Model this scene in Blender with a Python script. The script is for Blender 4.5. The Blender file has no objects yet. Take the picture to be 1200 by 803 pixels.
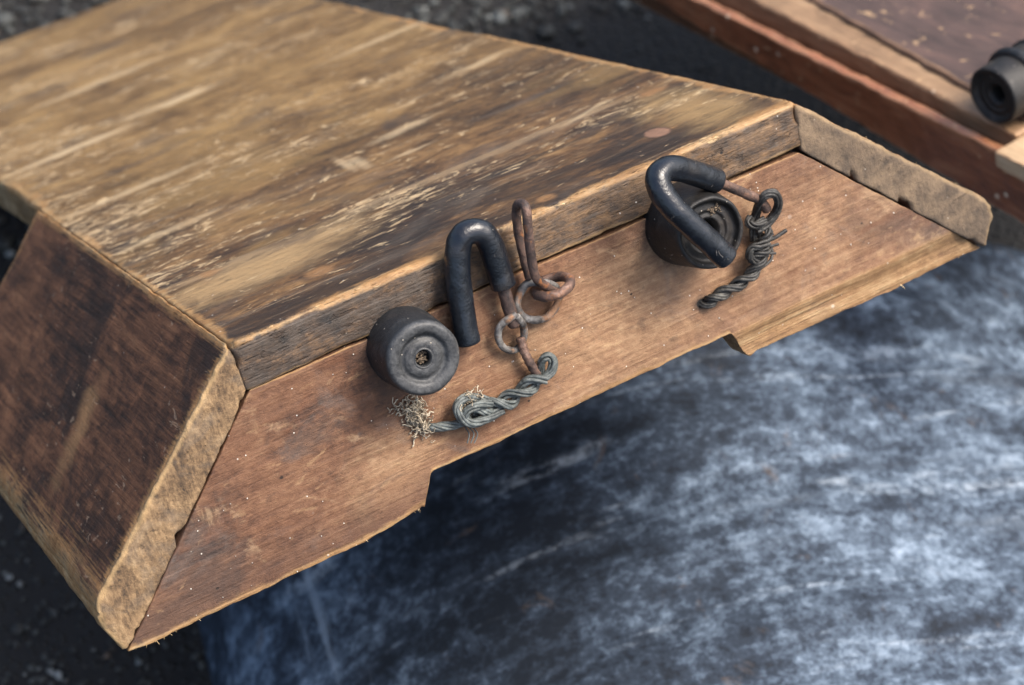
import bpy, bmesh, math, random
import mathutils
from mathutils import Vector, Matrix, noise as mn
random.seed(7)
scn = bpy.context.scene
COL = scn.collection
R = math.radians

# ------------------------------------------------------------------ camera
# measured pose: the box frame (x along its front edge, y along its length, z out of its top) against the lens
CAM_LOCAL = Vector((-0.40964507, -1.07530953, 0.35742636))
CX = Vector((0.86566621, -0.39064272, 0.3130819))      # camera axes expressed through the box axes
CY = Vector((-0.41599164, -0.21336905, 0.88398224))
CZ = Vector((-0.27851924, -0.89547301, -0.34721048))
FPX, PX, PY = 2550.0, 600.0, 401.5
TILT = R(-33.85)
BOX_M = Matrix.Translation((0, 0, 0.70)) @ Matrix.Rotation(TILT, 4, 'X')

def ray(px, py):
    d = Vector((px - PX, py - PY, FPX))
    return Vector((CX.dot(d), CY.dot(d), CZ.dot(d)))

def at(px, py, y=0.0):
    """measured photo point -> box frame, at depth y before (-) or behind (+) the front face"""
    r = ray(px, py)
    return CAM_LOCAL + r * ((y - CAM_LOCAL.y) / r.y)

def top_at(px, py):
    r = ray(px, py)
    return CAM_LOCAL + r * (-CAM_LOCAL.z / r.z)

# ------------------------------------------------------------------ objects
def tag(o, label=None, cat=None, group=None, kind=None):
    if label: o['label'] = label
    if cat: o['category'] = cat
    if group: o['group'] = group
    if kind: o['kind'] = kind
    return o

def empty(name, M):
    o = bpy.data.objects.new(name, None)
    o.empty_display_size = 0.05
    COL.objects.link(o)
    o.matrix_world = M
    return o

def mesh_obj(name, verts, faces, mat, parent=None, smooth=True, attrs=None, M=None):
    me = bpy.data.meshes.new(name)
    me.from_pydata([tuple(v) for v in verts], [], faces)
    me.update()
    if smooth:
        me.polygons.foreach_set('use_smooth', [True] * len(me.polygons))
    for k, vals in (attrs or {}).items():
        a = me.attributes.new(k, 'FLOAT', 'POINT')
        a.data.foreach_set('value', vals)
    me.materials.append(mat)
    o = bpy.data.objects.new(name, me)
    COL.objects.link(o)
    if parent is not None:
        o.parent = parent
    if M is not None:
        o.matrix_world = M
    return o

def sm(x, a, b):
    t = (x - a) / (b - a)
    t = 0.0 if t < 0 else 1.0 if t > 1 else t
    return t * t * (3 - 2 * t)

def nz(p, f, s=0.0):
    return mn.noise(Vector((p[0] * f + s, p[1] * f + s * 1.7, p[2] * f - s)))

def samples(L, step, r, grow=None):
    """positions 0..L, packed near both ends; step may be a function of position"""
    near = [0, .25 * r, .55 * r, .8 * r, r]
    x = r
    out = list(near)
    f = step if callable(step) else (lambda q: step)
    while True:
        x += f(x)
        if x > L - r - 0.4 * f(x):
            break
        out.append(x)
    out += [L - q for q in reversed(near)]
    return out

def solid(name, dims, steps, mapf, mat, parent, r=0.0015, amp=0.0003, rough=1.0, seed=0.0, edgef=None, M=None, rf=None):
    """a worn board: box of dims with rounded, uneven arrises, each point sent through mapf"""
    L = dims
    ax = [samples(L[i], steps[i], min(r, L[i] * .3)) for i in range(3)]
    n = [len(a) for a in ax]
    idx, V, E = {}, [], []
    def vid(i, j, k):
        key = (i, j, k)
        if key in idx: return idx[key]
        p = Vector((ax[0][i], ax[1][j], ax[2][k]))
        rr = r * (0.55 + 1.1 * rough * abs(nz(p, 55, seed)) + 0.5 * rough * nz(p, 240, seed))
        rr = max(0.15 * r, min(rr, r * 1.0, min(L) * .3)) * (rf(p, L) if rf else 1)
        inner = Vector([min(max(p[a], rr), L[a] - rr) for a in range(3)])
        d = p - inner
        q = inner + d.normalized() * rr if d.length > 1e-9 else p
        ds = sorted(min(p[a], L[a] - p[a]) for a in range(3))
        E.append(edgef(p, L) if edgef else ds[1])
        w = mapf(q)
        w = w + amp * Vector((nz(w, 60, seed + 3), nz(w, 60, seed + 9), nz(w, 60, seed + 17))) \
              + amp * .5 * Vector((nz(w, 260, seed + 5), nz(w, 260, seed + 1), nz(w, 260, seed + 7)))
        idx[key] = len(V); V.append(w)
        return idx[key]
    F = []
    for a, b, c in ((0, 1, 2), (1, 2, 0), (2, 0, 1)):
        for side in (0, n[c] - 1):
            for i in range(n[a] - 1):
                for j in range(n[b] - 1):
                    q = []
                    for di, dj in ((0, 0), (1, 0), (1, 1), (0, 1)):
                        k = [0, 0, 0]; k[a] = i + di; k[b] = j + dj; k[c] = side
                        q.append(vid(*k))
                    F.append(q if side else q[::-1])
    # orientation: outward if the map keeps handedness
    o = mapf(Vector((L[0] / 2, L[1] / 2, L[2] / 2))); e = min(L) * .1
    mx = mapf(Vector((L[0] / 2 + e, L[1] / 2, L[2] / 2))) - o
    my = mapf(Vector((L[0] / 2, L[1] / 2 + e, L[2] / 2))) - o
    mz = mapf(Vector((L[0] / 2, L[1] / 2, L[2] / 2 + e))) - o
    if mx.cross(my).dot(mz) < 0: F = [f[::-1] for f in F]
    return mesh_obj(name, V, F, mat, parent, True, {'ed': E}, M)

def trilinear(c, L):
    """c[(i,j,k)] corner vectors"""
    def f(p):
        u, v, w = p.x / L[0], p.y / L[1], p.z / L[2]
        out = Vector((0, 0, 0))
        for (i, j, k), q in c.items():
            out += q * ((u if i else 1 - u) * (v if j else 1 - v) * (w if k else 1 - w))
        return out
    return f

def spline(pts, per=10, closed=False):
    P = [Vector(p) for p in pts]; n = len(P); out = []
    rng = range(n) if closed else range(n - 1)
    for i in rng:
        if closed: a, b, c, d = P[i - 1], P[i], P[(i + 1) % n], P[(i + 2) % n]
        else:
            b, c = P[i], P[i + 1]
            a = P[i - 1] if i else b * 2 - c
            d = P[i + 2] if i + 2 < n else c * 2 - b
        for k in range(per):
            t = k / per
            out.append(0.5 * ((2 * b) + (c - a) * t + (2 * a - 5 * b + 4 * c - d) * t * t + (3 * b - a - 3 * c + d) * t ** 3))
    if not closed: out.append(P[-1])
    return out

def frames(P, closed=False):
    n = len(P); T = []
    for i in range(n):
        a = P[i - 1] if (i or closed) else P[i]
        b = P[(i + 1) % n] if (i < n - 1 or closed) else P[i]
        T.append((b - a).normalized())
    u = T[0].orthogonal().normalized(); out = []
    for t in T:
        u = (u - t * u.dot(t)).normalized()
        out.append((u.copy(), t.cross(u)))
    return T, out

def tube_geo(P, rad, seg=16, closed=False, cap=0.35, V=None, F=None, wob=0.0, seed=0.0):
    """sweeps a circle of radius rad (number or f(t)) along P, rounded caps; returns verts, faces"""
    V = [] if V is None else V; F = [] if F is None else F
    n = len(P); T, fr = frames(P, closed); base = len(V); rings = []
    rf = rad if callable(rad) else (lambda t: rad)
    spec = []
    if not closed and cap > 0:
        r0 = rf(0.0) * cap
        for a in (0.02, .35, .7): spec.append((0, -r0 * 1.0 * a, 1 - cap * (1 - math.sin(a * math.pi / 2)) * 1.0, True))
    ringlist = []
    def add(c, u, v, r):
        ids = []
        for s in range(seg):
            th = 2 * math.pi * s / seg
            p = c + (u * math.cos(th) + v * math.sin(th)) * r
            if wob: p += (p - c).normalized() * wob * nz(p, 160, seed)
            ids.append(len(V)); V.append(p)
        ringlist.append(ids)
    if not closed and cap > 0:
        r = rf(0.0); k = r * cap; u, v = fr[0]
        for a in (1.0, .6, .25): add(P[0] - T[0] * k * (a - 1) * 0 + T[0] * (k * (1 - math.cos((1 - a) * math.pi / 2)) - k) * -0 - T[0] * k * math.sin(a * math.pi / 2), u, v, r - k * (1 - math.cos(a * math.pi / 2)))
    for i in range(n):
        add(P[i], fr[i][0], fr[i][1], rf(i / max(1, n - 1)))
    if not closed and cap > 0:
        r = rf(1.0); k = r * cap; u, v = fr[-1]
        for a in (.25, .6, 1.0): add(P[-1] + T[-1] * k * math.sin(a * math.pi / 2), u, v, r - k * (1 - math.cos(a * math.pi / 2)))
    m = len(ringlist)
    for i in range(m if closed else m - 1):
        A, B = ringlist[i], ringlist[(i + 1) % m]
        off = 0
        if closed and i == m - 1:      # match the twist of the frame
            off = min(range(seg), key=lambda o: (V[A[0]] - V[B[o]]).length)
        for s in range(seg):
            F.append((A[s], A[(s + 1) % seg], B[(s + 1 + off) % seg], B[(s + off) % seg]))
    if not closed:
        F.append(tuple(ringlist[0][::-1])); F.append(tuple(ringlist[-1]))
    return V, F

def tube(name, pts, rad, mat, parent=None, seg=18, per=10, closed=False, cap=.35, wob=0.0, smooth_pts=True, M=None, seed=0.0):
    P = spline(pts, per, closed) if smooth_pts else [Vector(p) for p in pts]
    V, F = tube_geo(P, rad, seg, closed, cap, wob=wob, seed=seed)
    return mesh_obj(name, V, F, mat, parent, True, None, M)

def lathe(name, prof, mat, parent, centre, axis, seg=64, wob=0.0, seed=0.0, M=None):
    """prof: (radius, height along axis) list"""
    axis = Vector(axis).normalized(); u = axis.orthogonal().normalized(); v = axis.cross(u)
    V, F = [], []
    for (r, h) in prof:
        for s in range(seg):
            th = 2 * math.pi * s / seg
            p = Vector(centre) + axis * h + (u * math.cos(th) + v * math.sin(th)) * max(r, 1e-5)
            if wob: p += Vector((nz(p, 90, seed), nz(p, 90, seed + 5), nz(p, 90, seed + 11))) * wob
            V.append(p)
    for i in range(len(prof) - 1):
        for s in range(seg):
            F.append((i * seg + s, i * seg + (s + 1) % seg, (i + 1) * seg + (s + 1) % seg, (i + 1) * seg + s))
    return mesh_obj(name, V, F, mat, parent, True, None, M)

# ------------------------------------------------------------------ shader helpers
class G:
    def __init__(s, name):
        s.m = bpy.data.materials.new(name); s.m.use_nodes = True
        s.t = s.m.node_tree; s.t.nodes.clear()
        s.out = s.t.nodes.new('ShaderNodeOutputMaterial')
        s.b = s.t.nodes.new('ShaderNodeBsdfPrincipled')
        s.t.links.new(s.b.outputs[0], s.out.inputs[0])
        tc = s.t.nodes.new('ShaderNodeTexCoord')
        s.p = S(s, tc.outputs['Object'])
        sx = s.t.nodes.new('ShaderNodeSeparateXYZ'); s.t.links.new(s.p.s, sx.inputs[0])
        s.x, s.y, s.z = (S(s, q) for q in sx.outputs)
    def link(s, sock, v):
        if isinstance(v, S): s.t.links.new(v.s, sock)
        elif isinstance(v, (tuple, list)) and len(v) == 3 and sock.type == 'RGBA': sock.default_value = (*v, 1)
        else: sock.default_value = v
    def math(s, op, *a, clamp=False):
        n = s.t.nodes.new('ShaderNodeMath'); n.operation = op; n.use_clamp = clamp
        for i, v in enumerate(a): s.link(n.inputs[i], v)
        return S(s, n.outputs[0])
    def scale(s, sc, off=(0, 0, 0), rot=(0, 0, 0), src=None):
        n = s.t.nodes.new('ShaderNodeMapping'); s.link(n.inputs[0], src or s.p)
        n.inputs['Location'].default_value = off; n.inputs['Rotation'].default_value = rot; n.inputs['Scale'].default_value = sc
        return S(s, n.outputs[0])
    def noise(s, sc, detail=4, rough=.55, dist=0.0, off=(0, 0, 0), rot=(0, 0, 0), src=None):
        if not isinstance(sc, (tuple, list)): sc = (sc, sc, sc)
        n = s.t.nodes.new('ShaderNodeTexNoise')
        s.link(n.inputs['Vector'], s.scale(sc, off, rot, src))
        n.inputs['Scale'].default_value = 1; n.inputs['Detail'].default_value = detail
        n.inputs['Roughness'].default_value = rough; n.inputs['Distortion'].default_value = dist
        return S(s, n.outputs[0])
    def cells(s, sc, off=(0, 0, 0), rnd=1.0):
        if not isinstance(sc, (tuple, list)): sc = (sc, sc, sc)
        n = s.t.nodes.new('ShaderNodeTexVoronoi'); s.link(n.inputs['Vector'], s.scale(sc, off))
        n.inputs['Scale'].default_value = 1; n.inputs['Randomness'].default_value = rnd
        return S(s, n.outputs['Distance']), S(s, n.outputs['Color'])
    def mix(s, f, a, b):
        n = s.t.nodes.new('ShaderNodeMix'); n.data_type = 'RGBA'; n.clamp_factor = True
        s.link(n.inputs[0], f); s.link(n.inputs[6], a); s.link(n.inputs[7], b)
        return S(s, n.outputs[2])
    def mul(s, a, b):
        n = s.t.nodes.new('ShaderNodeMix'); n.data_type = 'RGBA'; n.blend_type = 'MULTIPLY'
        n.inputs[0].default_value = 1; s.link(n.inputs[6], a); s.link(n.inputs[7], b)
        return S(s, n.outputs[2])
    def ramp(s, f, stops):
        n = s.t.nodes.new('ShaderNodeValToRGB'); s.link(n.inputs[0], f)
        e = n.color_ramp.elements
        while len(e) < len(stops): e.new(0.5)
        for q, (pos, c) in zip(e, stops): q.position = pos; q.color = (*c, 1)
        return S(s, n.outputs[0])
    def grey(s, v):
        n = s.t.nodes.new('ShaderNodeCombineColor')
        for i in range(3): s.link(n.inputs[i], v)
        return S(s, n.outputs[0])
    def attr(s, k):
        n = s.t.nodes.new('ShaderNodeAttribute'); n.attribute_name = k
        return S(s, n.outputs['Fac'])
    def ell(s, a, b, ca, cb, ra, rb, rot=0.0, soft=.25, wob=None):
        """mask of an ellipse in the plane of coordinates a, b"""
        da, db = a - ca, b - cb
        if rot:
            c, q = math.cos(rot), math.sin(rot)
            da, db = da * c + db * q, db * c - da * q
        d = ((da * (1 / ra)) * (da * (1 / ra)) + (db * (1 / rb)) * (db * (1 / rb)))
        d = s.math('SQRT', d)
        if wob is not None: d = d + wob
        return d.st(1 + soft, 1 - soft)
    def finish(s, col, rough=.6, h=None, metal=0.0, spec=.4, sheen=None, coat=None):
        s.link(s.b.inputs['Base Color'], col); s.link(s.b.inputs['Roughness'], rough)
        s.link(s.b.inputs['Metallic'], metal); s.link(s.b.inputs['Specular IOR Level'], spec)
        if h is not None:
            n = s.t.nodes.new('ShaderNodeBump'); n.inputs['Distance'].default_value = 1.0; n.inputs['Strength'].default_value = 1.0
            s.link(n.inputs['Height'], h); s.t.links.new(n.outputs[0], s.b.inputs['Normal'])
        return s.m

class S:
    def __init__(s, g, sock): s.g, s.s = g, sock
    def __add__(s, o): return s.g.math('ADD', s, o)
    __radd__ = __add__
    def __sub__(s, o): return s.g.math('SUBTRACT', s, o)
    def __rsub__(s, o): return s.g.math('SUBTRACT', o, s)
    def __mul__(s, o): return s.g.math('MULTIPLY', s, o)
    __rmul__ = __mul__
    def abs(s): return s.g.math('ABSOLUTE', s)
    def mn(s, o): return s.g.math('MINIMUM', s, o)
    def mx(s, o): return s.g.math('MAXIMUM', s, o)
    def pw(s, e): return s.g.math('POWER', s, e)
    def st(s, a, b):
        """smooth step from 0 at a to 1 at b"""
        n = s.g.t.nodes.new('ShaderNodeMapRange'); n.interpolation_type = 'SMOOTHSTEP'
        rev = a > b
        s.g.link(n.inputs[0], s); n.inputs[1].default_value = min(a, b); n.inputs[2].default_value = max(a, b)
        n.inputs[3].default_value = 1.0 if rev else 0.0; n.inputs[4].default_value = 0.0 if rev else 1.0
        return S(s.g, n.outputs[0])

def specks(g, size, seed, dens, keep=.5):
    """mask of scattered crumbs, about size metres wide; dens 0..1 share of cells that hold one"""
    k = 1 / (size * 4)
    d, c = g.cells((k, k, k), (seed, seed * 2, seed * 3))
    sep = g.t.nodes.new('ShaderNodeSeparateColor'); g.t.links.new(c.s, sep.inputs[0])
    return d.st(.22, .12) * S(g, sep.outputs[0]).st(1 - dens, 1 - dens + .02)

# ------------------------------------------------------------------ wood
TAN = (.46, .29, .135)
PALE = (.60, .46, .27)

def mat_top():
    g = G('worn_varnished_wood'); x, y, z = g.x, g.y, g.z
    fine = g.noise((18, 430, 430), 7, .70, .3)
    streak = g.noise((10, 66, 60), 5, .64, .8)
    blotch = g.noise((20, 34, 30), 6, .68, .8)
    big = g.noise((5.5, 8, 6), 5, .6, .8, off=(3.3, .7, 0))
    gr = g.noise((110, 190, 190), 5, .75, .3)
    rear = y.st(.10, .50)                                   # the varnish is thinner towards the back
    v = streak * .20 + blotch * .42 + big * .40 + fine * .16 + gr * .24 - .21
    c = g.ramp(v, [(.35, (.008, .006, .005)), (.44, (.034, .018, .010)), (.52, (.100, .052, .022)), (.60, (.205, .115, .046)), (.72, (.37, .235, .105))])
    olive = g.ramp(v, [(.34, (.032, .018, .009)), (.45, (.115, .064, .023)), (.54, (.215, .130, .050)), (.64, (.33, .215, .090)), (.76, (.50, .36, .18))])
    c = g.mix(rear * .95, c, olive)
    gold = g.noise((6, 7, 6), 4, .6, .6, off=(2, 8, 1)).st(.50, .66)
    c = g.mix(gold * .45 * y.st(.06, .16), c, g.mix(fine, (.21, .125, .045), (.34, .22, .085)))
    smut = g.noise((9, 15, 9), 5, .66, .9, off=(8, 1, 6)).st(.53, .67)
    c = g.mix(smut * .55, c, (.060, .044, .034))
    wf = g.noise((14, 40, 30), 5, .65)
    front = (y + (wf - .5) * .10).st(.14, .09)
    dk = front * (g.noise((8, 30, 20), 6, .68, .7, off=(1, 4, 0)).st(.41, .53))
    c = g.mix(dk * .74, c, g.ramp(fine, [(.34, (.007, .006, .006)), (.66, (.038, .024, .017))]))
    # grey dust lying in the rubbed finish
    haze = g.noise((7, 16, 20), 5, .65, .8, off=(9, 9, 2)).st(.52, .68) * y.st(.45, .2)
    c = g.mix(haze * .26, c, (.165, .140, .115))
    # the wide rubbed band along the joint
    jw = g.noise((8, 50, 20), 5, .66, .5, off=(7, 2, 1))
    band = ((y - .139 + (jw - .5) * .022).abs()).st(.0100, .003) * g.noise((9, 30, 1), 4, .6, off=(2, 0, 5)).st(.36, .52)
    c = g.mix(band * .62, c, g.mix(blotch, (.16, .105, .06), (.42, .30, .17)))
    lb = g.ell(x, y, -.122, .105, .060, .026, .0, .6, (blotch - .5) * 2.4 + (streak - .5) * 1.2)
    c = g.mix(lb * .75, c, g.mix(fine, (.27, .16, .07), (.50, .35, .175)))
    rb = g.ell(x, y, .150, .060, .022, .050, .0, .7, (blotch - .5) * 3.2)
    c = g.mix(rb * .7, c, g.mix(fine, (.24, .14, .055), (.46, .31, .14)))
    # flakes of bare wood, long along the grain
    zone = g.noise((7, 13, 9), 4, .6, off=(5, 5, 5))
    lz = x.st(-.06, -.16) * y.st(.10, .16) * .05
    f1 = g.noise((58, 190, 200), 5, .66, .5, off=(.3, 9, 0)) + (zone - .5) * .40 + lz
    flk = f1.st(.61, .655)
    f2 = g.noise((24, 88, 80), 6, .70, .8, off=(8, 3, 0)) + (zone - .5) * .38 + lz
    flk2 = f2.st(.615, .68)
    f3 = g.noise((62, 74, 60), 5, .72, 1.0, off=(1, 1, 3)) + (zone - .5) * .34 + lz * .6
    flk3 = f3.st(.605, .66) * y.st(.06, .16)
    bare = flk.mx(flk2 * .85).mx(flk3 * .9) * g.noise((200, 420, 300), 4, .7).st(.28, .46)
    c = g.mix(bare * .82, c, g.mix(g.noise((30, 60, 30), 4, .7), (.28, .175, .075), (.72, .56, .34)))
    # cross scratches
    for kk, rt in enumerate((.7, -.9, 1.35)):
        q = (g.noise((9, 480, 40), 3, .6, .4, off=(kk, 2, 1), rot=(0, 0, rt)) + (zone - .5) * .25).st(.665, .70)
        c = g.mix(q * .45, c, (.44, .33, .20))
    # dark grime flakes where finish still holds
    d1 = g.noise((40, 200, 100), 5, .68, .8, off=(4, 1, 6)) + (.5 - zone) * .30
    c = g.mix(d1.st(.60, .67) * .48, c, (.020, .014, .011))
    # long pale gouges across the rear planks
    for (px, py, L, W, rt) in ((195, 122, .030, .008, .12), (110, 165, .032, .007, .08), (222, 112, .022, .008, .14), (60, 185, .04, .007, .1), (420, 190, .018, .004, 1.5), (405, 193, .018, .003, 1.5), (560, 75, .022, .006, .2), (480, 178, .012, .003, .1), (400, 375, .018, .004, .3), (690, 130, .02, .003, .4), (475, 150, .02, .006, .2), (150, 225, .05, .006, .05), (195, 272, .03, .006, .1), (460, 40, .05, .006, .1), (120, 95, .05, .008, .1)):
        q = top_at(px, py)
        m = g.ell(x, y, q.x, q.y, L, W, rt, .8, (g.noise((60, 240, 10), 5, .7, off=(px, 0, 0)) - .5) * 3.0 + (zone - .5) * 1.5)
        c = g.mix(m * .50, c, (.56, .43, .26))
    # rubbed arrises
    ed = g.attr('ed')
    ew = g.noise((34, 60, 50), 6, .70, .6, off=(4, 0, 2)); el_ = g.noise((9, 9, 9), 3, .6, off=(4, 4, 4))
    e1 = (ed + (ew - .5) * .026 + (el_ - .5) * .030).st(.0062, .0016)
    ridge = (ed + (ew - .5) * .016 + (el_ - .5) * .016).st(.0034, .0006)
    c = g.mix((e1 * .60).mx(ridge * .45), c, g.ramp(ew * .5 + fine * .3 + el_ * .2, [(.36, (.20, .095, .033)), (.48, (.40, .225, .085)), (.60, (.60, .43, .23))]))
    # an oval plug left by the joiner, and ragged worn knots
    q = top_at(770, 155)
    wb = (gr - .5) * .35
    c = g.mix(g.ell(x, y, q.x, q.y, .0082, .0116, 0, .14, wb) * .85, c, (.030, .018, .012))
    c = g.mix(g.ell(x, y, q.x, q.y, .0070, .0100, 0, .2, wb) * .9, c, g.mix(fine, (.13, .062, .038), (.34, .20, .13)))
    for (px, py, a, b) in ((375, 318, .0070, .0080), (245, 320, .0075, .006), (764, 108, .009, .006), (640, 232, .005, .005)):
        q = top_at(px, py)
        m = g.ell(x, y, q.x, q.y, a, b, 0, .5, (blotch - .5) * 2.0 + (gr - .5) * 1.2)
        c = g.mix(m * .75, c, g.mix(fine, (.15, .065, .028), (.40, .225, .09)))
    # front edge of the board: darkened long grain
    fr = z.st(-.0024, -.0044) * y.st(.004, .002)
    n1 = g.noise((14, 60, 80), 6, .68, .6); n2 = g.noise((70, 70, 70), 6, .74)
    n3 = g.noise((190, 800, 800), 5, .7)
    mid = g.ell(x, z, .035, -.012, .055, .05, 0, .7, (n1 - .5) * 2.2)
    lightr = g.ell(x, z, .165, -.020, .03, .03, 0, .6, (n1 - .5) * 1.8)
    left = x.st(-.04, -.13)
    fv = n1 * .40 + n2 * .46 + n3 * .16 + mid * .05 + lightr * .03 - left * .035 - .012
    fc = g.ramp(fv, [(.38, (.015, .012, .010)), (.48, (.056, .036, .023)), (.57, (.155, .090, .044)), (.66, (.28, .170, .083)), (.78, (.40, .29, .17))])
    dust = g.noise((45, 45, 40), 5, .68, off=(0, 3, 9)).st(.55, .70)
    fc = g.mix(dust * .35, fc, (.19, .17, .145))
    smk = (g.noise((20, 30, 60), 5, .7, .8, off=(6, 6, 6)) + z.st(-.024, -.006) * .10).st(.50, .62)
    fc = g.mix(smk * (.80 - x.st(-.06, .05) * .45), fc, g.mix(n2, (.022, .018, .016), (.095, .070, .050)))
    fc = g.mix((ridge * .42), fc, (.40, .26, .12))
    for (px, py, rr) in ((387, 378, .0011), (845, 179, .0010), (700, 222, .0007), (560, 345, .0007)):
        q = at(px, py)
        fc = g.mix(g.ell(x, z, q.x, q.z, rr, rr * .9, 0, .3, (gr - .5) * .8), fc, (.006, .005, .005))
    c = g.mix(fr, c, fc)
    sp = specks(g, .0007, 1.0, .02).mx(specks(g, .0012, 4.0, .006))
    c = g.mix(sp * .8, c, (.66, .62, .55))
    pore = g.noise((60, 900, 900), 3, .6, off=(2, 2, 2)).st(.62, .70)
    c = g.mix(pore * .6, c, (.010, .007, .005))
    joint = ((y - .1475 + (jw - .5) * .0012).abs()).st(.0008, .0003) * g.noise((22, 3, 3), 3, off=(3, 0, 0)).st(.40, .55)
    c = g.mix(joint * .6, c, (.02, .013, .01))
    h = fine * .0008 + streak * .0008 + gr * .0006 - bare * .0005 - pore * .0006 + n2 * .0006 - joint * .0010 + n3 * fr * .0003
    rough = .40 + bare * .25 + fine * .22
    return g.finish(c, rough, h, spec=.42)

def mat_side():
    g = G('dark_stained_wood'); x, y, z = g.x, g.y, g.z
    s = x.abs() * .744 - z * .669                            # runs down the slope
    fine = g.noise((420, 18, 420), 7, .70, .3)
    streak = g.noise((75, 8, 75), 5, .64, .7)
    blotch = g.noise((24, 13, 24), 6, .66, 1.2, off=(2, 1, 0))
    gr = g.noise(170, 5, .75)
    v = streak * .32 + blotch * .38 + fine * .30 + gr * .12 - .06
    c = g.ramp(v, [(.38, (.012, .007, .005)), (.46, (.046, .020, .011)), (.54, (.120, .052, .025)), (.64, (.21, .100, .048)), (.78, (.34, .20, .11))])
    dk = g.noise((9, 12, 9), 5, .66, .9, off=(6, 0, 1)).st(.49, .60) * y.st(.30, .20)
    c = g.mix(dk * .75, c, g.mix(fine, (.006, .005, .005), (.032, .016, .011)))
    f1 = g.noise((190, 70, 190), 4, .62, .6, off=(.3, 9, 0)) + (g.noise(11, 3, off=(1, 2, 3)) - .5) * .4
    flk = f1.st(.66, .70)
    c = g.mix(flk * .5, c, (.30, .21, .14))
    vert = g.noise((34, 130, 34), 4, .66, .5, off=(5, 5, 5)).st(.58, .70) * g.noise(14, 3).st(.42, .6)
    c = g.mix(vert * .45, c, (.20, .085, .042))
    rub = g.ell(y, s, .150, .226, .010, .026, .25, .9, (blotch - .5) * 3.6 + (streak - .5) * 2)
    c = g.mix(rub * .6, c, (.36, .20, .088))
    ed = g.attr('ed')
    ew = g.noise((70, 70, 70), 6, .74, .4, off=(4, 0, 2)); el_ = g.noise((14, 14, 14), 3, .6, off=(4, 4, 4))
    comb = g.noise((50, 900, 50), 4, .66, rot=(0, 0, 0)); comb2 = g.noise((700, 16, 700), 4, .66)
    e1 = (ed + (ew - .5) * .014 + (comb2 - .5) * .034 + (el_ - .5) * .014).st(.0105, .0005)
    c = g.mix(e1 * .82, c, g.ramp(ew * .4 + comb2 * .4 + el_ * .2, [(.38, (.13, .058, .020)), (.49, (.40, .22, .085)), (.59, (.68, .49, .26))]))
    # end grain at the front
    fr = y.st(.0034, .0016)
    n1 = g.noise((28, 28, 28), 6, .68, .7); n2 = g.noise((95, 95, 95), 6, .74); n3 = g.noise((360, 360, 360), 5, .78)
    ringv = g.noise((420, 60, 110), 4, .66, .4, rot=(0, R(42), 0))
    right = x.st(-.05, .05)
    fv = n1 * .48 + n2 * .26 + n3 * .16 + ringv * .26 - right * .012 - .072
    fc = g.ramp(fv, [(.41, (.034, .024, .017)), (.48, (.130, .082, .044)), (.55, (.250, .162, .084)), (.66, (.44, .32, .18))])
    grime = g.noise((24, 24, 32), 5, .68, .7, off=(0, 3, 9)).st(.50, .62)
    fc = g.mix((grime * .66).mx(right * .84), fc, g.mix((n2 * .6 + n1 * .4).st(.36, .64), (.060, .047, .037), (.205, .150, .098)))
    fc = g.mix(right * .38, fc, g.mix(n1.st(.38, .6), (.048, .037, .029), (.125, .088, .058)))
    crk = g.noise((30, 30, 240), 4, .7, .8, off=(2, 9, 9), rot=(0, R(-45), 0)).st(.645, .68)
    fc = g.mix(crk * .6, fc, (.030, .020, .014))
    fc = g.mix((ed + (ew - .5) * .007).st(.0040, .0008) * (1 - right * .55) * .55, fc, (.48, .32, .15))
    c = g.mix(fr, c, fc)
    pit = g.noise(230, 4, .7, off=(8, 8, 8)).st(.66, .74) * fr
    c = g.mix(pit * .6, c, (.020, .013, .009))
    sp = specks(g, .0007, 1.0, .015).mx(specks(g, .0013, 4.0, .005))
    c = g.mix(sp * .7, c, (.62, .57, .50))
    h = fine * .0006 + streak * .0007 + n3 * fr * .0008 + ringv * fr * .0004 - pit * .0006 + n2 * .0007 - flk * .0004 + gr * .0004
    return g.finish(c, .48 + fr * .3 + fine * .14, h, spec=.4)

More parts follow.
